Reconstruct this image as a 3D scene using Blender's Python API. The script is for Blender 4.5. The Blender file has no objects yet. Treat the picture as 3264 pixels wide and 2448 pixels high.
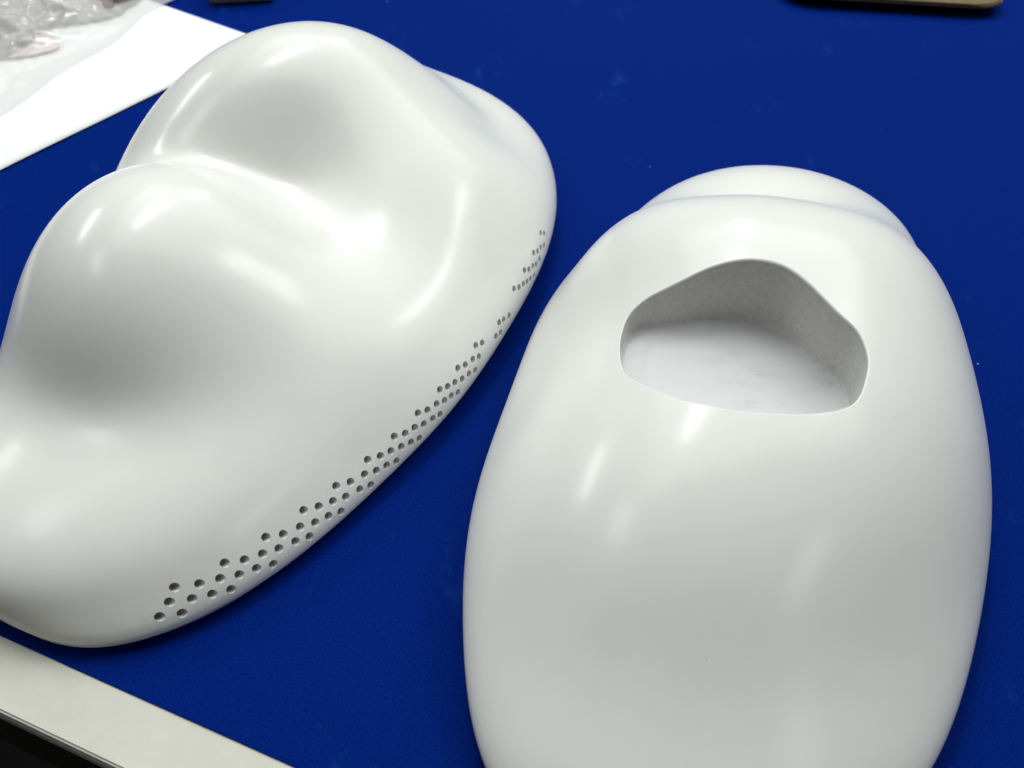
import bpy, bmesh, math, random
import numpy as np
from mathutils import Vector, Matrix, noise

# ------------------------------------------------------------------ camera, world, lamps, exposure
scene = bpy.context.scene
COL = scene.collection
R = math.radians

cam_data = bpy.data.cameras.new('camera')
cam_data.sensor_fit = 'HORIZONTAL'
cam_data.sensor_width = 5.017            # phone sensor and lens
cam_data.lens = 4.15
cam_data.clip_start = 0.01
cam_data.clip_end = 60.0
cam_data.dof.use_dof = True
cam_data.dof.focus_distance = 0.265
cam_data.dof.aperture_fstop = 2.4
cam = bpy.data.objects.new('camera', cam_data)
cam.location = (0.0, 0.0, 0.22)
cam.rotation_euler = (R(44.0), 0.0, 0.0)
COL.objects.link(cam)
scene.camera = cam

world = bpy.data.worlds.new('World')
scene.world = world
world.use_nodes = True
bg = world.node_tree.nodes['Background']
bg.inputs['Color'].default_value = (1.0, 0.94, 0.76, 1.0)
bg.inputs['Strength'].default_value = 0.035

def tube_or_fill(x, y, length, width, power, color=(0.96, 1.0, 0.965)):
    """an area lamp shining down"""
    d = bpy.data.lights.new('fluorescent_or_fill_lamp', 'AREA')
    d.shape = 'RECTANGLE'
    d.size = width
    d.size_y = length
    d.energy = power
    d.color = color
    o = bpy.data.objects.new('fluorescent_or_fill_lamp', d)
    o.location = (x, y, 1.80)
    o.rotation_euler = (0.0, 0.0, R(-20.0))      # square to the table edge
    COL.objects.link(o)
    return o

tube_or_fill(-2.10, 1.45, 0.95, 0.08, 17.0)
tube_or_fill(-0.15, 1.25, 1.10, 0.09, 10.0)
tube_or_fill(1.40, 1.05, 0.70, 0.09, 6.0)
tube_or_fill(1.75, -1.10, 0.80, 0.50, 5.5)  # broad added fill from the front, brightens the egg's lower side
tube_or_fill(-1.20, 0.05, 0.50, 0.40, 3.0)  # broad soft fill, added for the glow below-left of the egg's opening
tube_or_fill(0.40, 3.00, 0.80, 0.09, 6.0)

# the pale ceiling between the fittings, as one broad soft lamp
ceil_d = bpy.data.lights.new('ceiling_bounce', 'AREA')
ceil_d.shape = 'RECTANGLE'
ceil_d.size = 3.2
ceil_d.size_y = 3.0
ceil_d.energy = 60.0
ceil_d.color = (0.965, 1.0, 0.955)
ceil_o = bpy.data.objects.new('ceiling_bounce', ceil_d)
ceil_o.location = (0.7, 1.75, 1.95)
COL.objects.link(ceil_o)

vs = scene.view_settings
vs.view_transform = 'Standard'
vs.look = 'None'
vs.exposure = 0.24
vs.gamma = 1.0
vs.use_curve_mapping = False
scene.cycles.use_denoising = True
scene.cycles.max_bounces = 8

# ------------------------------------------------------------------ helpers
def link(o):
    COL.objects.link(o)
    return o

def empty(name, loc=(0, 0, 0)):
    o = bpy.data.objects.new(name, None)
    o.empty_display_size = 0.02
    o.location = loc
    return link(o)

def tag(o, label=None, category=None, group=None, kind=None):
    for k, v in (('label', label), ('category', category), ('group', group), ('kind', kind)):
        if v:
            o[k] = v
    return o

def mesh_obj(name, verts, faces, mat, parent=None, smooth=True):
    me = bpy.data.meshes.new(name)
    me.from_pydata([tuple(map(float, v)) for v in verts], [], [tuple(map(int, f)) for f in faces])
    me.update()
    if smooth:
        me.shade_smooth()
    me.materials.append(mat)
    o = link(bpy.data.objects.new(name, me))
    if parent is not None:
        o.parent = parent
        o.matrix_parent_inverse = parent.matrix_basis.inverted()
    return o

def bm_obj(name, bm, mat, parent=None, smooth=False):
    me = bpy.data.meshes.new(name)
    bm.to_mesh(me)
    bm.free()
    if smooth:
        me.shade_smooth()
    me.materials.append(mat)
    o = link(bpy.data.objects.new(name, me))
    if parent is not None:
        o.parent = parent
        o.matrix_parent_inverse = parent.matrix_basis.inverted()
    return o

def material(name):
    m = bpy.data.materials.new(name)
    m.use_nodes = True
    nt = m.node_tree
    return m, nt, nt.nodes['Principled BSDF']

def node(nt, typ, **kw):
    n = nt.nodes.new(typ)
    for k, v in kw.items():
        setattr(n, k, v)
    return n

def noise_ramp(nt, coord, scale, detail, stops, rough=0.6):
    n = node(nt, 'ShaderNodeTexNoise')
    n.inputs['Scale'].default_value = scale
    n.inputs['Detail'].default_value = detail
    n.inputs['Roughness'].default_value = rough
    nt.links.new(coord, n.inputs['Vector'])
    r = node(nt, 'ShaderNodeValToRGB')
    el = r.color_ramp.elements
    while len(el) < len(stops):
        el.new(0.5)
    for e, (p, c) in zip(el, stops):
        e.position = p
        e.color = (*c, 1.0)
    nt.links.new(n.outputs['Fac'], r.inputs['Fac'])
    return n, r

def bump(nt, bsdf, src, strength, dist):
    b = node(nt, 'ShaderNodeBump')
    b.inputs['Strength'].default_value = strength
    b.inputs['Distance'].default_value = dist
    nt.links.new(src, b.inputs['Height'])
    nt.links.new(b.outputs['Normal'], bsdf.inputs['Normal'])
    return b

def specks(nt, coord, scale, size, amount):
    """sparse tiny specks: a factor that is 1 inside a few of the cells"""
    v = node(nt, 'ShaderNodeTexVoronoi')
    v.inputs['Scale'].default_value = scale
    nt.links.new(coord, v.inputs['Vector'])
    lt = node(nt, 'ShaderNodeMath', operation='LESS_THAN')
    lt.inputs[1].default_value = size
    nt.links.new(v.outputs['Distance'], lt.inputs[0])
    sep = node(nt, 'ShaderNodeSeparateColor')
    nt.links.new(v.outputs['Color'], sep.inputs['Color'])
    gt = node(nt, 'ShaderNodeMath', operation='GREATER_THAN')
    gt.inputs[1].default_value = amount
    nt.links.new(sep.outputs['Red'], gt.inputs[0])
    mu = node(nt, 'ShaderNodeMath', operation='MULTIPLY')
    nt.links.new(lt.outputs[0], mu.inputs[0])
    nt.links.new(gt.outputs[0], mu.inputs[1])
    return mu.outputs[0]

# ------------------------------------------------------------------ materials
def make_satin_white():
    m, nt, b = material('satin_white_paint')
    tc = node(nt, 'ShaderNodeTexCoord').outputs['Object']
    n, r = noise_ramp(nt, tc, 60.0, 4.0, [(0.30, (0.815, 0.818, 0.805)), (0.7, (0.838, 0.841, 0.828))])
    sp = specks(nt, tc, 110.0, 0.026, 0.80)
    mx = node(nt, 'ShaderNodeMix', data_type='RGBA')
    nt.links.new(sp, mx.inputs['Factor'])
    nt.links.new(r.outputs['Color'], mx.inputs['A'])
    mx.inputs['B'].default_value = (0.68, 0.67, 0.65, 1)
    nt.links.new(mx.outputs['Result'], b.inputs['Base Color'])
    n4, r4 = noise_ramp(nt, tc, 22.0, 6.0, [(0.3, (0.195, 0.195, 0.195)), (0.75, (0.235, 0.235, 0.235))], 0.65)
    nt.links.new(r4.outputs['Color'], b.inputs['Roughness'])
    b.inputs['Specular IOR Level'].default_value = 0.32
    n2 = node(nt, 'ShaderNodeTexNoise')
    n2.inputs['Scale'].default_value = 1100.0
    n2.inputs['Detail'].default_value = 3.0
    nt.links.new(tc, n2.inputs['Vector'])
    bump(nt, b, n2.outputs['Fac'], 0.05, 0.0001)
    return m

def make_raw_wall():
    m, nt, b = material('sanded_cavity_wall')
    tc = node(nt, 'ShaderNodeTexCoord').outputs['Object']
    n, r = noise_ramp(nt, tc, 700.0, 6.0, [(0.30, (0.54, 0.535, 0.535)), (0.55, (0.64, 0.635, 0.635)), (0.8, (0.70, 0.695, 0.695))], 0.7)
    nt.links.new(r.outputs['Color'], b.inputs['Base Color'])
    b.inputs['Roughness'].default_value = 0.85
    bump(nt, b, n.outputs['Fac'], 0.5, 0.0004)
    return m

def make_raw_floor():
    m, nt, b = material('scuffed_cavity_floor')
    tc = node(nt, 'ShaderNodeTexCoord').outputs['Object']
    mp = node(nt, 'ShaderNodeMapping')
    mp.inputs['Scale'].default_value = (0.6, 1.5, 1.0)
    mp.inputs['Rotation'].default_value = (0, 0, 0.35)
    nt.links.new(tc, mp.inputs['Vector'])
    n, r = noise_ramp(nt, mp.outputs['Vector'], 75.0, 8.0, [(0.30, (0.52, 0.52, 0.535)), (0.42, (0.60, 0.60, 0.625)), (0.7, (0.64, 0.64, 0.67))], 0.62)
    nt.links.new(r.outputs['Color'], b.inputs['Base Color'])
    b.inputs['Roughness'].default_value = 0.6
    bump(nt, b, n.outputs['Fac'], 0.25, 0.0004)
    return m

def make_mat_blue():
    m, nt, b = material('blue_rubber_mat')
    tc = node(nt, 'ShaderNodeTexCoord').outputs['Object']
    n, r = noise_ramp(nt, tc, 1500.0, 5.0, [(0.30, (0.0002, 0.008, 0.115)), (0.55, (0.0003, 0.0155, 0.175)), (0.80, (0.0006, 0.029, 0.25))], 0.7)
    # faint lighter scuffs with a shape of their own
    mp = node(nt, 'ShaderNodeMapping')
    mp.inputs['Scale'].default_value = (1.0, 0.55, 1.0)
    mp.inputs['Rotation'].default_value = (0, 0, 0.7)
    nt.links.new(tc, mp.inputs['Vector'])
    n3, r3 = noise_ramp(nt, mp.outputs['Vector'], 38.0, 9.0, [(0.60, (0, 0, 0)), (0.74, (0.55, 0.55, 0.55))], 0.72)
    mx = node(nt, 'ShaderNodeMix', data_type='RGBA')
    nt.links.new(r3.outputs['Color'], mx.inputs['Factor'])
    nt.links.new(r.outputs['Color'], mx.inputs['A'])
    mx.inputs['B'].default_value = (0.008, 0.060, 0.27, 1)
    sp = specks(nt, tc, 75.0, 0.03, 0.75)
    mx2 = node(nt, 'ShaderNodeMix', data_type='RGBA')
    nt.links.new(sp, mx2.inputs['Factor'])
    nt.links.new(mx.outputs['Result'], mx2.inputs['A'])
    mx2.inputs['B'].default_value = (0.25, 0.32, 0.55, 1)
    nt.links.new(mx2.outputs['Result'], b.inputs['Base Color'])
    b.inputs['Roughness'].default_value = 0.55
    b.inputs['Specular IOR Level'].default_value = 0.08
    b.inputs['IOR'].default_value = 1.15
    bump(nt, b, n.outputs['Fac'], 0.25, 0.0003)
    return m

def make_cream():
    m, nt, b = material('cream_laminate')
    tc = node(nt, 'ShaderNodeTexCoord').outputs['Object']
    n, r = noise_ramp(nt, tc, 45.0, 9.0, [(0.28, (0.34, 0.33, 0.26)), (0.40, (0.57, 0.565, 0.505)), (0.62, (0.62, 0.615, 0.555))], 0.68)
    nt.links.new(r.outputs['Color'], b.inputs['Base Color'])
    b.inputs['Roughness'].default_value = 0.5
    return m

def make_plain(name, col, rough, scale=300.0, var=0.12, metallic=0.0, bmp=0.0):
    m, nt, b = material(name)
    tc = node(nt, 'ShaderNodeTexCoord').outputs['Object']
    lo = tuple(c * (1 - var) for c in col)
    hi = tuple(min(1.0, c * (1 + var)) for c in col)
    n, r = noise_ramp(nt, tc, scale, 5.0, [(0.3, lo), (0.7, hi)])
    nt.links.new(r.outputs['Color'], b.inputs['Base Color'])
    b.inputs['Roughness'].default_value = rough
    b.inputs['Metallic'].default_value = metallic
    if bmp:
        bump(nt, b, n.outputs['Fac'], bmp, 0.0005)
    return m

def make_film():
    m, nt, b = material('clear_plastic_film')
    b.inputs['Base Color'].default_value = (0.86, 0.86, 0.87, 1)
    b.inputs['Roughness'].default_value = 0.12
    b.inputs['Specular IOR Level'].default_value = 0.8
    tr = node(nt, 'ShaderNodeBsdfTransparent')
    mix = node(nt, 'ShaderNodeMixShader')
    mix.inputs['Fac'].default_value = 0.42
    out = nt.nodes['Material Output']
    nt.links.new(tr.outputs['BSDF'], mix.inputs[1])
    nt.links.new(b.outputs['BSDF'], mix.inputs[2])
    nt.links.new(mix.outputs['Shader'], out.inputs['Surface'])
    return m

M_WHITE = make_satin_white()
M_WALL = make_raw_wall()
M_CFLOOR = make_raw_floor()
M_HOLE = make_plain('drilled_hole_grey', (0.50, 0.50, 0.48), 0.8, 800.0, 0.2)
M_MAT = make_mat_blue()
M_CREAM = make_cream()
M_EDGE = make_plain('worn_dark_edge_band', (0.016, 0.015, 0.014), 0.6, 250.0, 0.5)
M_DARK = make_plain('dark_floor', (0.003, 0.0025, 0.003), 0.9, 8.0, 0.3)
M_PAPER = make_plain('white_paper', (0.86, 0.87, 0.89), 0.75, 60.0, 0.015)
M_FILM = make_film()
M_TAUPE = make_plain('mauve_grey_packing', (0.27, 0.23, 0.235), 0.7, 60.0, 0.35)
M_PINK = make_plain('pale_red_print', (0.74, 0.55, 0.55), 0.6, 40.0, 0.2)
M_GREY = make_plain('charcoal_plastic', (0.10, 0.105, 0.11), 0.5, 300.0, 0.2)
M_TAN = make_plain('brown_board', (0.13, 0.092, 0.036), 0.7, 420.0, 0.35, bmp=0.3)
M_FEET = make_plain('black_rubber', (0.015, 0.013, 0.012), 0.8, 200.0, 0.3)

# ------------------------------------------------------------------ the table, its mat and the dark floor
# table edge: unit direction along it, and the inward normal (towards the mat)
EA = np.array([-0.1437, 0.1144])
EB = np.array([-0.0541, 0.0784])
ED = (EB - EA) / np.linalg.norm(EB - EA)
EN = np.array([-ED[1], ED[0]])
W_STRIP = 0.0166

def edge_pt(a, n, z):
    q = EA + ED * a + EN * n
    return (q[0], q[1], z)

def slab(name, a0, a1, n0, n1, z0, z1, mat, parent=None, bev=0.0005):
    bm = bmesh.new()
    vs_ = [bm.verts.new(edge_pt(a, n, z)) for z in (z0, z1) for a, n in ((a0, n0), (a1, n0), (a1, n1), (a0, n1))]
    for f in ((3, 2, 1, 0), (4, 5, 6, 7), (0, 1, 5, 4), (1, 2, 6, 5), (2, 3, 7, 6), (3, 0, 4, 7)):
        bm.faces.new([vs_[i] for i in f])
    if bev:
        bmesh.ops.bevel(bm, geom=list(bm.edges), offset=bev, segments=2, affect='EDGES')
    return bm_obj(name, bm, mat, parent)

floor = slab('floor', -4, 4, -3, 4, -0.80, -0.75, M_DARK, None, 0)
tag(floor, kind='structure', label='dark floor below the table edge')
table = empty('work_table', (*edge_pt(0.2, 0.4, 0)[:2], -0.75))
tag(table, 'cream topped work table with a dark worn edge band', 'table')
slab('tabletop', -0.8, 1.0, -W_STRIP, 0.95, -0.030, -0.0006, M_CREAM, table, 0.0006)
slab('edge_band', -0.8, 1.0, -W_STRIP - 0.0012, -W_STRIP - 0.0001, -0.032, -0.0010, M_EDGE, table, 0.0003)
for a in (-0.7, 0.9):
    for n in (0.05, 0.87):
        slab('leg', a, a + 0.04, n, n + 0.04, -0.75, -0.0305, M_EDGE, table, 0.002)
mat_o = slab('desk_mat', -0.78, 0.98, 0.0, 0.93, -0.0005, 0.0, M_MAT, None, 0.0002)
tag(mat_o, 'blue rubber mat covering the table top', 'mat')

# ------------------------------------------------------------------ smooth sculpted forms
def ell(P, e):
    c, s = math.cos(e[6]), math.sin(e[6])
    v = P - np.array(e[:3])
    q = np.stack([c * v[..., 0] + s * v[..., 1], -s * v[..., 0] + c * v[..., 1], v[..., 2]], -1)
    r = np.array(e[3:6])
    k0 = np.sqrt(((q / r) ** 2).sum(-1) + 1e-9)
    k1 = np.sqrt(((q / r ** 2) ** 2).sum(-1) + 1e-9)
    return k0 * (k0 - 1) / k1

def lse(ds, k):
    m = ds[0]
    for d in ds[1:]:
        m = np.minimum(m, d)
    s = 0
    for d in ds:
        s = s + np.exp(-(d - m) / k)
    return m - k * np.log(s)

def on_table(v, P, k):
    g = -P[..., 2]
    m = np.maximum(v, g)
    return m + k * np.log(np.exp((v - m) / k) + np.exp((g - m) / k))

def gauss(P, c, s):
    return np.exp(-((P - np.array(c)) ** 2).sum(-1) / (2 * s * s))

TWIN = [
        [-0.07997, 0.20733, -0.00128, 0.11001, 0.05492, 0.02082, 1.13915],
        [-0.11761, 0.22082, 0.00961, 0.04454, 0.05468, 0.06318, -0.07150],
        [-0.08830, 0.31401, 0.00769, 0.07077, 0.04701, 0.07032, 0.62200],
        [-0.03532, 0.34842, 0.00346, 0.03150, 0.03070, 0.02534, 0.50643],
        [-0.12945, 0.16181, 0.01064, 0.04682, 0.03609, 0.01546, 0.33273],
        [-0.05147, 0.24460, 0.00522, 0.05182, 0.03219, 0.01851, 1.08820],
        [-0.04826, 0.33271, 0.00268, 0.04274, 0.02794, 0.03596, 0.03230],
        [-0.03851, 0.29942, -0.00738, 0.03732, 0.02335, 0.01620, 1.32480],
        [-0.07849, 0.23337, 0.00273, 0.04490, 0.02762, 0.02772, -0.48424],
        [-0.05100, 0.28700, 0.00480, 0.04789, 0.03992, 0.04595, 1.10410],
]

def twin_raw(P):
    d = [ell(P, e) for e in TWIN]
    k2 = 0.027 - 0.0225 * gauss(P, (-0.0229, 0.33633, 0.045), 0.032) - 0.015 * gauss(P, (-0.08604, 0.25575, 0.054), 0.028)
    k2 = np.maximum(k2, 0.003)
    u = lse([lse([lse([d[0], d[4], d[5], d[7]], 0.012), d[3]], k2), lse([d[2], d[6]], 0.012)], k2)
    u = lse([u, d[9]], 0.016 - 0.011 * gauss(P, (-0.08604, 0.25575, 0.054), 0.032))
    k1 = 0.014 - 0.0118 * gauss(P, (-0.08604, 0.25575, 0.054), 0.045) - 0.0058 * gauss(P, (-0.125, 0.168, 0.038), 0.028)
    return on_table(lse([u, lse([d[1], d[8]], 0.024)], k1), P, 0.005)

OFFS = 0.018 * np.array([(1, 0, 0), (-1, 0, 0), (0, 1, 0), (0, -1, 0), (0, 0, 1), (0, 0, -1)])

def field_twin(P):
    """the blended forms, with the ridge beside the front dome smoothed over"""
    v = twin_raw(P)
    m = np.clip((gauss(P, (-0.079, 0.208, 0.052), 0.028) + gauss(P, (-0.051, 0.287, 0.058), 0.025) - 0.05) / 0.95, 0, 1)
    i = m > 0
    if i.any():
        Q = P[i]
        a = sum(twin_raw(Q + o) for o in OFFS) / len(OFFS)
        v[i] += m[i] * (a - v[i])
    return v

EGG = [
        [0.06067, 0.17106, -0.00709, 0.06739, 0.10579, 0.01706, -0.02282],
        [0.06808, 0.15529, 0.01462, 0.06606, 0.04757, 0.04327, 0.66330],
        [0.11146, 0.28279, 0.00201, 0.04370, 0.03438, 0.02712, -0.30749],
        [0.04427, 0.09008, -0.00632, 0.05025, 0.03692, 0.01919, 0.37396],
        [0.08240, 0.22314, 0.02863, 0.04787, 0.03510, 0.03286, -0.22614],
]

def field_egg(P):
    d = [ell(P, e) for e in EGG]
    k2 = 0.022 - 0.0115 * gauss(P, (0.08569, 0.24652, 0.055), 0.020)
    u = lse([lse([lse([d[0], d[3]], 0.016), d[2]], k2), lse([d[1], d[4]], 0.022)], k2)
    return on_table(u, P, 0.006)

def solve_radial(field, centre, dirs, rough=None):
    """distance from the centre to the surface along each direction"""
    c = np.array(centre)
    rough = rough or field
    lo = np.zeros(len(dirs))
    hi = np.full(len(dirs), 0.30)
    idx = np.arange(len(dirs))
    for t in np.linspace(0.006, 0.24, 40):
        if len(idx) == 0:
            break
        out = rough(c + t * dirs[idx]) > 0
        hi[idx[out]] = t
        lo[idx[~out]] = t
        idx = idx[~out]
    lo = np.maximum(lo - 0.003, 0.0)
    hi = hi + 0.003
    for _ in range(17):
        mid = 0.5 * (lo + hi)
        out = field(c + mid[:, None] * dirs) > 0
        hi = np.where(out, mid, hi)
        lo = np.where(out, lo, mid)
    return 0.5 * (lo + hi)

def grad(field, P, h=3e-4):
    N = np.stack([field(P + np.eye(3)[i] * h) - field(P - np.eye(3)[i] * h) for i in range(3)], 1)
    return N / np.linalg.norm(N, axis=1)[:, None]

def cube_sphere(n):
    """directions and quads of a cube blown up to a sphere"""
    idx, pts, quads = {}, [], []
    t = np.tan(np.linspace(-math.pi / 4, math.pi / 4, n + 1))
    def vid(key, p):
        if key not in idx:
            idx[key] = len(pts)
            pts.append(p)
        return idx[key]
    for ax in range(3):
        for sg in (0, n):
            grid = []
            for i in range(n + 1):
                row = []
                for j in range(n + 1):
                    k = [0, 0, 0]
                    k[ax] = sg
                    k[(ax + 1) % 3] = i
                    k[(ax + 2) % 3] = j
                    row.append(vid(tuple(k), (t[k[0]], t[k[1]], t[k[2]])))
                grid.append(row)
            for i in range(n):
                for j in range(n):
                    q = (grid[i][j], grid[i + 1][j], grid[i + 1][j + 1], grid[i][j + 1])
                    quads.append(q if sg else q[::-1])
    P = np.array(pts)
    return P / np.linalg.norm(P, axis=1)[:, None], quads

# --- the twin-domed form with the drilled holes along its flank
TC = (-0.085, 0.265, 0.022)
dirs, quads = cube_sphere(108)
V = np.array(TC) + solve_radial(field_twin, TC, dirs, twin_raw)[:, None] * dirs
twin = empty('speaker_shell', (-0.075, 0.235, 0.0))
tag(twin, 'white twin-domed shell with rows of small drilled holes along its lower side', 'speaker shell')
body = mesh_obj('body', V, quads, M_WHITE, twin)

HOLES = [
    (-0.0928, 0.1217, 0.0135), (-0.0868, 0.1236, 0.0121), (-0.0818, 0.1256, 0.0111), (-0.0772, 0.1279, 0.0098), (-0.0730, 0.1302, 0.0089),
    (-0.0690, 0.1328, 0.0074), (-0.0940, 0.1185, 0.0111), (-0.0885, 0.1200, 0.0099), (-0.0837, 0.1222, 0.0089), (-0.0792, 0.1242, 0.0077),
    (-0.0964, 0.1152, 0.0089), (-0.0910, 0.1168, 0.0078), (-0.0808, 0.1292, 0.0135), (-0.0760, 0.1314, 0.0120), (-0.0716, 0.1340, 0.0110),
    (-0.0676, 0.1364, 0.0099), (-0.0635, 0.1394, 0.0089), (-0.0600, 0.1419, 0.0076), (-0.0709, 0.1376, 0.0136), (-0.0666, 0.1400, 0.0120),
    (-0.0624, 0.1433, 0.0111), (-0.0586, 0.1457, 0.0097), (-0.0552, 0.1486, 0.0088), (-0.0520, 0.1512, 0.0074), (-0.0616, 0.1471, 0.0136),
    (-0.0577, 0.1496, 0.0122), (-0.0541, 0.1525, 0.0111), (-0.0507, 0.1550, 0.0099), (-0.0470, 0.1585, 0.0089), (-0.0441, 0.1611, 0.0076),
    (-0.0533, 0.1563, 0.0135), (-0.0495, 0.1589, 0.0121), (-0.0456, 0.1623, 0.0113), (-0.0425, 0.1650, 0.0100), (-0.0396, 0.1677, 0.0091),
    (-0.0369, 0.1704, 0.0078), (-0.0449, 0.1663, 0.0138), (-0.0413, 0.1687, 0.0125), (-0.0384, 0.1715, 0.0117), (-0.0354, 0.1741, 0.0106),
    (-0.0327, 0.1770, 0.0095), (-0.0303, 0.1796, 0.0083), (-0.0374, 0.1753, 0.0143), (-0.0343, 0.1778, 0.0130), (-0.0315, 0.1807, 0.0125),
    (-0.0289, 0.1833, 0.0113), (-0.0261, 0.1864, 0.0104), (-0.0240, 0.1891, 0.0094), (-0.0305, 0.1845, 0.0152), (-0.0277, 0.1870, 0.0140),
    (-0.0249, 0.1902, 0.0134), (-0.0225, 0.1929, 0.0122), (-0.0204, 0.1957, 0.0115), (-0.0184, 0.1984, 0.0102), (-0.0239, 0.1942, 0.0161),
    (-0.0215, 0.1967, 0.0150), (-0.0192, 0.1995, 0.0141), (-0.0170, 0.2024, 0.0129), (-0.0147, 0.2056, 0.0120), (-0.0128, 0.2087, 0.0107),
    (-0.0183, 0.2036, 0.0168), (-0.0159, 0.2064, 0.0156), (-0.0135, 0.2100, 0.0148), (-0.0115, 0.2127, 0.0134), (-0.0125, 0.2144, 0.0172),
    (-0.0104, 0.2171, 0.0159), (-0.0046, 0.2285, 0.0153), (-0.0029, 0.2312, 0.0143), (-0.0010, 0.2348, 0.0130), (-0.0057, 0.2241, 0.0126),
    (-0.0041, 0.2272, 0.0115), (0.0114, 0.2744, 0.0213), (0.0129, 0.2769, 0.0194), (0.0085, 0.2634, 0.0200), (0.0101, 0.2664, 0.0185),
    (0.0114, 0.2698, 0.0178), (0.0128, 0.2731, 0.0163), (0.0048, 0.2534, 0.0194), (0.0065, 0.2560, 0.0178), (0.0081, 0.2593, 0.0169),
    (0.0094, 0.2620, 0.0156), (0.0108, 0.2660, 0.0150), (0.0008, 0.2435, 0.0186), (0.0027, 0.2462, 0.0171), (0.0043, 0.2493, 0.0162),
    (0.0059, 0.2521, 0.0150), (0.0072, 0.2551, 0.0140), (0.0086, 0.2586, 0.0126),
]
HR, HDEPTH = 0.00128, 0.0045
hd = np.array(HOLES) - np.array(TC)
hd /= np.linalg.norm(hd, axis=1)[:, None]
HP = np.array(TC) + solve_radial(field_twin, TC, hd)[:, None] * hd
AX = np.array([0.866, -0.48, 0.22])
HN = np.tile(AX / np.linalg.norm(AX), (len(HP), 1))    # all drilled from one side
HN = HN + 0.35 * grad(field_twin, HP)
HN /= np.linalg.norm(HN, axis=1)[:, None]

SEG = 20
cv, cf = [], []
for p, n in zip(HP, HN):
    q = Vector(n).to_track_quat('Z', 'Y').to_matrix()
    b0 = len(cv)
    for zz in (-HDEPTH, 0.0040):
        for k in range(SEG):
            a = 2 * math.pi * k / SEG
            cv.append(Vector(p) + q @ Vector((HR * math.cos(a), HR * math.sin(a), zz)))
    for k in range(SEG):
        k2 = (k + 1) % SEG
        cf.append((b0 + k, b0 + k2, b0 + SEG + k2, b0 + SEG + k))
    cf.append(tuple(b0 + k for k in reversed(range(SEG))))
    cf.append(tuple(b0 + SEG + k for k in range(SEG)))
cutter = mesh_obj('cutter', cv, cf, M_WHITE, None, False)
md = body.modifiers.new('holes', 'BOOLEAN')
md.operation = 'DIFFERENCE'
md.solver = 'EXACT'
md.object = cutter
dg = bpy.context.evaluated_depsgraph_get()
cut = bpy.data.meshes.new_from_object(body.evaluated_get(dg))
body.modifiers.clear()
old = body.data
body.data = cut
cut.name = 'body'
bpy.data.meshes.remove(old)
cm = cutter.data
bpy.data.objects.remove(cutter)
bpy.data.meshes.remove(cm)
bm = bmesh.new()
bm.from_mesh(cut)
for e in bm.edges:
    e.smooth = not (len(e.link_faces) == 2 and e.calc_face_angle(0.0) > R(35))
for f in bm.faces:
    f.smooth = True
bm.to_mesh(cut)
bm.free()

def exact_normals(me, field):
    """loop normals taken from the sculpted surface itself; hole walls keep their own"""
    n = len(me.vertices)
    co = np.empty(n * 3)
    me.vertices.foreach_get('co', co)
    co = co.reshape(-1, 3)
    on = np.abs(field(co)) < 2e-5
    G = grad(field, co)
    G[~on] = 0.0
    nl = len(me.loops)
    lv = np.empty(nl, int)
    me.loops.foreach_get('vertex_index', lv)
    tot = np.empty(len(me.polygons), int)
    me.polygons.foreach_get('loop_total', tot)
    fn = np.empty(len(me.polygons) * 3)
    me.polygons.foreach_get('normal', fn)
    lf = np.repeat(fn.reshape(-1, 3), tot, axis=0)
    LN = G[lv]
    bad = (LN * lf).sum(1) < 0.6
    LN[bad] = 0.0
    me.normals_split_custom_set([tuple(v) for v in LN])

exact_normals(cut, field_twin)

# each drilled hole has its own grey cup (wall and drill-point bottom)
cupv, cupf = [], []
for zz, rr in ((-0.0014, 0.95), (-HDEPTH * 0.80, 0.95), (-HDEPTH * 0.95, 0.05)):
    for k in range(SEG):
        a = 2 * math.pi * k / SEG
        cupv.append((HR * rr * math.cos(a), HR * rr * math.sin(a), zz))
for r0 in (0, 1):
    for k in range(SEG):
        k2 = (k + 1) % SEG
        cupf.append((r0 * SEG + k, (r0 + 1) * SEG + k, (r0 + 1) * SEG + k2, r0 * SEG + k2))
cupf.append(tuple(2 * SEG + k for k in range(SEG)))
cup_me = bpy.data.meshes.new('vent_hole')
cup_me.from_pydata(cupv, [], cupf)
cup_me.update()
cup_me.materials.append(M_HOLE)
for p, n in zip(HP, HN):
    o = link(bpy.data.objects.new('vent_hole', cup_me))
    q = Vector(n).to_track_quat('Z', 'Y')
    o.parent = twin
    o.location = Vector(p) - twin.location
    o.rotation_mode = 'QUATERNION'
    o.rotation_quaternion = q

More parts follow.
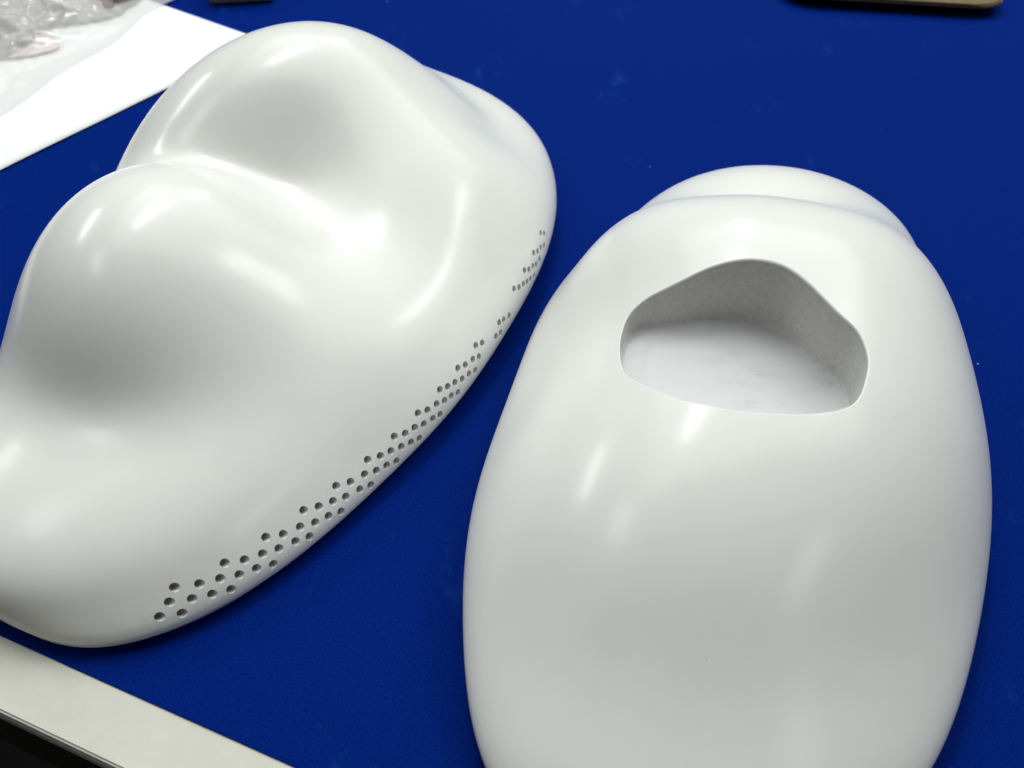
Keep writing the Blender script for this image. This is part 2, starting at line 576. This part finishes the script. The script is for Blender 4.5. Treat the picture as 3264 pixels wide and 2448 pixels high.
# --- the egg-shaped form with the open cavity
EC = (0.066, 0.163, 0.020)
RIM = np.array([
    (0.0315, 0.1803, 0.0522), (0.0329, 0.1854, 0.0522), (0.0350, 0.1902, 0.0532), (0.0394, 0.1932, 0.0560), (0.0449, 0.1942, 0.0592),
    (0.0508, 0.1954, 0.0621), (0.0573, 0.1973, 0.0648), (0.0636, 0.1980, 0.0666), (0.0698, 0.1975, 0.0678), (0.0757, 0.1954, 0.0685),
    (0.0801, 0.1919, 0.0684), (0.0840, 0.1864, 0.0678), (0.0873, 0.1804, 0.0669), (0.0904, 0.1752, 0.0658), (0.0936, 0.1711, 0.0646),
    (0.0948, 0.1673, 0.0637), (0.0950, 0.1630, 0.0629), (0.0944, 0.1595, 0.0623), (0.0922, 0.1542, 0.0617), (0.0897, 0.1494, 0.0612),
    (0.0866, 0.1463, 0.0610), (0.0813, 0.1439, 0.0614), (0.0732, 0.1423, 0.0621), (0.0656, 0.1422, 0.0624), (0.0548, 0.1439, 0.0620),
    (0.0444, 0.1486, 0.0605), (0.0376, 0.1541, 0.0584), (0.0321, 0.1619, 0.0554), (0.0307, 0.1675, 0.0539), (0.0308, 0.1744, 0.0528),
])

def closed_curve(P, m):
    """smooth closed curve through the points, resampled evenly"""
    n = len(P)
    out = []
    for i in range(n):
        p0, p1, p2, p3 = P[i - 1], P[i], P[(i + 1) % n], P[(i + 2) % n]
        for t in np.linspace(0, 1, 24, endpoint=False):
            out.append(0.5 * ((2 * p1) + (-p0 + p2) * t + (2 * p0 - 5 * p1 + 4 * p2 - p3) * t ** 2 + (-p0 + 3 * p1 - 3 * p2 + p3) * t ** 3))
    Q = np.array(out)
    L = np.linalg.norm(np.roll(Q, -1, 0) - Q, axis=1)
    s = np.concatenate([[0], np.cumsum(L)])
    Q = np.concatenate([Q, Q[:1]])
    u = np.linspace(0, s[-1], m, endpoint=False)
    Q = np.stack([np.interp(u, s, Q[:, i]) for i in range(3)], 1)
    w = np.array([1, 3, 6, 9, 10, 9, 6, 3, 1], float)
    for _ in range(2):
        Q = sum(w[k] * np.roll(Q, k - 4, 0) for k in range(9)) / w.sum()
    return Q

MR = 384
rim = closed_curve(RIM, MR)
ud = rim - np.array(EC)
ud /= np.linalg.norm(ud, axis=1)[:, None]
pole = -ud.mean(0)
pole /= np.linalg.norm(pole)
ang = np.arccos(np.clip(ud @ pole, -1, 1))
rim = np.array(EC) + solve_radial(field_egg, EC, ud)[:, None] * ud
KR = 190
FIL = 0.0007                                # rounding of the rim
s_list = 0.030 * np.linspace(0, 1, 6)[1:]
s_list = np.concatenate([[0.006], np.linspace(0.012, 0.985, KR)])
rings = []
for s in s_list:
    a = ang * s
    so = np.sin(ang)
    d = (np.sin(ang - a) / so)[:, None] * ud + (np.sin(a) / so)[:, None] * pole
    d /= np.linalg.norm(d, axis=1)[:, None]
    rings.append(np.array(EC) + solve_radial(field_egg, EC, d)[:, None] * d)
p0 = rings[0]
p1 = rim - np.array([0, 0, FIL])
fillet = [((1 - t) ** 2) * p1 + 2 * t * (1 - t) * rim + t * t * p0 for t in np.linspace(0, 1, 7)[:-1]]
allr = fillet + rings
EV = np.concatenate(allr)
EF = []
for i in range(len(allr) - 1):
    for j in range(MR):
        j2 = (j + 1) % MR
        EF.append((i * MR + j, i * MR + j2, (i + 1) * MR + j2, (i + 1) * MR + j))
tip = len(EV)
EV = np.concatenate([EV, [np.array(EC) + solve_radial(field_egg, EC, pole[None])[0] * pole]])
i = len(allr) - 1
EF += [(i * MR + j, i * MR + (j + 1) % MR, tip) for j in range(MR)]
egg = empty('egg_shell', (0.066, 0.165, 0.0))
tag(egg, 'white egg-shaped shell with a rounded triangular open cavity on top', 'shell')
shell = mesh_obj('shell', EV, EF, M_WHITE, egg)
exact_normals(shell.data, field_egg)

ZF = 0.0455                                 # cavity floor
cc = rim.mean(0)
FB = 0.0018
wall = []
for t in np.linspace(0, 1, 26):
    q = p1.copy()
    k = 1.0 - 0.01 * t
    q[:, :2] = cc[:2] + (p1[:, :2] - cc[:2]) * k
    q[:, 2] = p1[:, 2] + (ZF + FB - p1[:, 2]) * t
    wall.append(q)
base = wall[-1]
for a in np.linspace(0, math.pi / 2, 6)[1:]:
    q = base.copy()
    v = cc[:2] - base[:, :2]
    v /= np.linalg.norm(v, axis=1)[:, None]
    q[:, :2] += v * (FB * (1 - math.cos(a)))
    q[:, 2] = ZF + FB * (1 - math.sin(a))
    wall.append(q)
WF = []
for i in range(len(wall) - 1):
    for j in range(MR):
        j2 = (j + 1) % MR
        WF.append((i * MR + j, (i + 1) * MR + j, (i + 1) * MR + j2, i * MR + j2))
mesh_obj('cavity_wall', np.concatenate(wall), [f[::-1] for f in WF], M_WALL, egg)['label'] = 'rough grey sanded wall of the cavity'
last = wall[-1]
fl = [last]
for k in (0.97, 0.8, 0.6, 0.4, 0.2):
    q = last.copy()
    q[:, :2] = cc[:2] + (last[:, :2] - cc[:2]) * k
    fl.append(q)
FV = np.concatenate(fl + [np.array([[cc[0], cc[1], ZF]])])
FF = []
for i in range(len(fl) - 1):
    for j in range(MR):
        j2 = (j + 1) % MR
        FF.append((i * MR + j, i * MR + j2, (i + 1) * MR + j2, (i + 1) * MR + j))
i = len(fl) - 1
FF += [(i * MR + j, i * MR + (j + 1) % MR, len(FV) - 1) for j in range(MR)]
mesh_obj('cavity_floor', FV, FF, M_CFLOOR, egg)['label'] = 'scuffed off-white flat floor of the cavity'

# ------------------------------------------------------------------ paper sheet
PK = np.array([-0.1465, 0.4938])
PA = np.array([-0.2438, 0.3528]) - PK
PA /= np.linalg.norm(PA)
PB = np.array([-PA[1], PA[0]])
if PB[0] > 0:
    PB = -PB
NX, NY = 40, 30
pv, pf = [], []
for i in range(NX + 1):
    for j in range(NY + 1):
        q = PK + PA * (0.297 * i / NX) + PB * (0.210 * j / NY)
        z = 0.0006 + 0.0004 * noise.noise(Vector((q[0] * 18, q[1] * 18, 3.1)))
        pv.append((q[0], q[1], z + 0.0004))
for i in range(NX):
    for j in range(NY):
        pf.append((i * (NY + 1) + j, (i + 1) * (NY + 1) + j, (i + 1) * (NY + 1) + j + 1, i * (NY + 1) + j + 1))
paper = mesh_obj('paper_sheet', pv, pf, M_PAPER)
if paper.data.polygons[0].normal.z < 0:
    paper.data.flip_normals()
so_ = paper.modifiers.new('thickness', 'SOLIDIFY')
so_.thickness = 0.00012
tag(paper, 'white paper sheet lying under the clear plastic bag behind the twin domes', 'paper')

# ------------------------------------------------------------------ crumpled plastic bag on the paper
bag = empty('plastic_bag', (-0.30, 0.50, 0.002))
tag(bag, 'crumpled clear plastic bag lying on the white paper', 'plastic bag')
B0 = np.array([-0.358, 0.505])
bu = np.array([math.cos(R(71)), math.sin(R(71))])      # along the open edge
bw = np.array([-bu[1], bu[0]])                          # away from the camera, to the upper left
GX, GY = 210, 190
LX, LY = 0.26, 0.24
def bag_height(u, w):
    """u along, w across; both -1..1"""
    ex = max(0.0, 1 - abs(u) ** 4) * max(0.0, 1 - abs(w) ** 4)
    p = Vector((u * LX * 0.5, w * LY * 0.5, 0.0))
    bulk = 0.024 * max(0.0, min(1.0, (w + 0.97) / 1.1)) ** 0.9
    fold = noise.ridged_multi_fractal(p * 26.0, 0.9, 2.1, 5, 1.0, 2.0) * 0.0060
    small = abs(noise.noise(p * 130.0)) * 0.0022 + abs(noise.noise(p * 260.0 + Vector((5, 1, 2)))) * 0.0010
    soft = 0.003 * (0.5 + noise.noise(p * 14.0 + Vector((9, 2, 7))))
    amount = 0.12 + 0.88 * max(0.0, min(1.0, (w + 0.98) / 0.35))
    return ex * (bulk + amount * (fold + small) + soft)
bv, bf = [], []
for i in range(GX + 1):
    for j in range(GY + 1):
        u = 2 * i / GX - 1
        w = 2 * j / GY - 1
        q = B0 + bu * (u * LX * 0.5 + 0.004 * noise.noise(Vector((w * 3, 0.3, 1)))) + bw * (w * LY * 0.5 + 0.006 * noise.noise(Vector((u * 3, 4.3, 1))))
        bv.append((q[0], q[1], 0.0022 + bag_height(u, w)))
for i in range(GX):
    for j in range(GY):
        bf.append((i * (GY + 1) + j, (i + 1) * (GY + 1) + j, (i + 1) * (GY + 1) + j + 1, i * (GY + 1) + j + 1))
mesh_obj('film', bv, bf, M_FILM, bag)
# what is packed inside
def lump(name, c, r, mat, seed, parent):
    bm_ = bmesh.new()
    bmesh.ops.create_icosphere(bm_, subdivisions=4, radius=1.0)
    for v in bm_.verts:
        k = 1.0 + 0.22 * noise.noise(v.co * 1.7 + Vector((seed, 0, 0))) + 0.08 * noise.noise(v.co * 5.0 + Vector((0, seed, 0)))
        v.co = Vector((c[0] + v.co.x * r[0] * k, c[1] + v.co.y * r[1] * k, max(0.0024, c[2] + v.co.z * r[2] * k)))
    return bm_obj(name, bm_, mat, parent, True)
lump('contents', (-0.335, 0.500, 0.006), (0.055, 0.05, 0.012), M_TAUPE, 1.0, bag)
lump('contents', (-0.285, 0.545, 0.005), (0.045, 0.035, 0.010), M_TAUPE, 4.0, bag)
lump('printed_strip', (-0.300, 0.485, 0.0028), (0.034, 0.018, 0.0012), M_PINK, 7.0, bag)

# ------------------------------------------------------------------ things cut off by the top of the frame
def rounded_slab(name, c, sx, sy, z0, z1, rad, yaw, mat, parent=None, bev=0.001):
    bm_ = bmesh.new()
    ring = []
    for qx, qy, a0 in ((1, 1, 0), (-1, 1, 90), (-1, -1, 180), (1, -1, 270)):
        for k in range(9):
            a = R(a0 + 90 * k / 8)
            ring.append((qx * (sx - rad) + rad * math.cos(a), qy * (sy - rad) + rad * math.sin(a)))
    ca, sa = math.cos(yaw), math.sin(yaw)
    lo = [bm_.verts.new((c[0] + x * ca - y * sa, c[1] + x * sa + y * ca, z0)) for x, y in ring]
    hi = [bm_.verts.new((c[0] + x * ca - y * sa, c[1] + x * sa + y * ca, z1)) for x, y in ring]
    n = len(ring)
    bm_.faces.new(lo[::-1])
    top = bm_.faces.new(hi)
    for k in range(n):
        bm_.faces.new((lo[k], lo[(k + 1) % n], hi[(k + 1) % n], hi[k]))
    if bev:
        bmesh.ops.bevel(bm_, geom=list(top.edges), offset=bev, segments=3, affect='EDGES')
    return bm_obj(name, bm_, mat, parent)

gb = empty('grey_block', (-0.176, 0.572, 0.0))
tag(gb, 'small charcoal grey block behind the paper corner', 'block')
rounded_slab('casing', (-0.176, 0.578), 0.020, 0.030, 0.0015, 0.016, 0.004, R(8), M_GREY, gb)
rounded_slab('foot', (-0.176, 0.578), 0.017, 0.027, 0.0003, 0.0014, 0.003, R(8), M_FEET, gb, 0)

br = empty('brown_board', (0.252, 0.6285, 0.0))
tag(br, 'brown board with a rounded corner raised above the mat, beyond the egg shell', 'board')
rounded_slab('panel', (0.2520, 0.6285), 0.068, 0.095, 0.0060, 0.0085, 0.020, R(-9), M_TAN, br)
for sx in (-1, 1):
    for sy in (-1, 1):
        rounded_slab('foot', (0.2520 + sx * 0.04, 0.640 + sy * 0.045), 0.008, 0.008, 0.0003, 0.0059, 0.005, R(-7), M_FEET, br, 0)
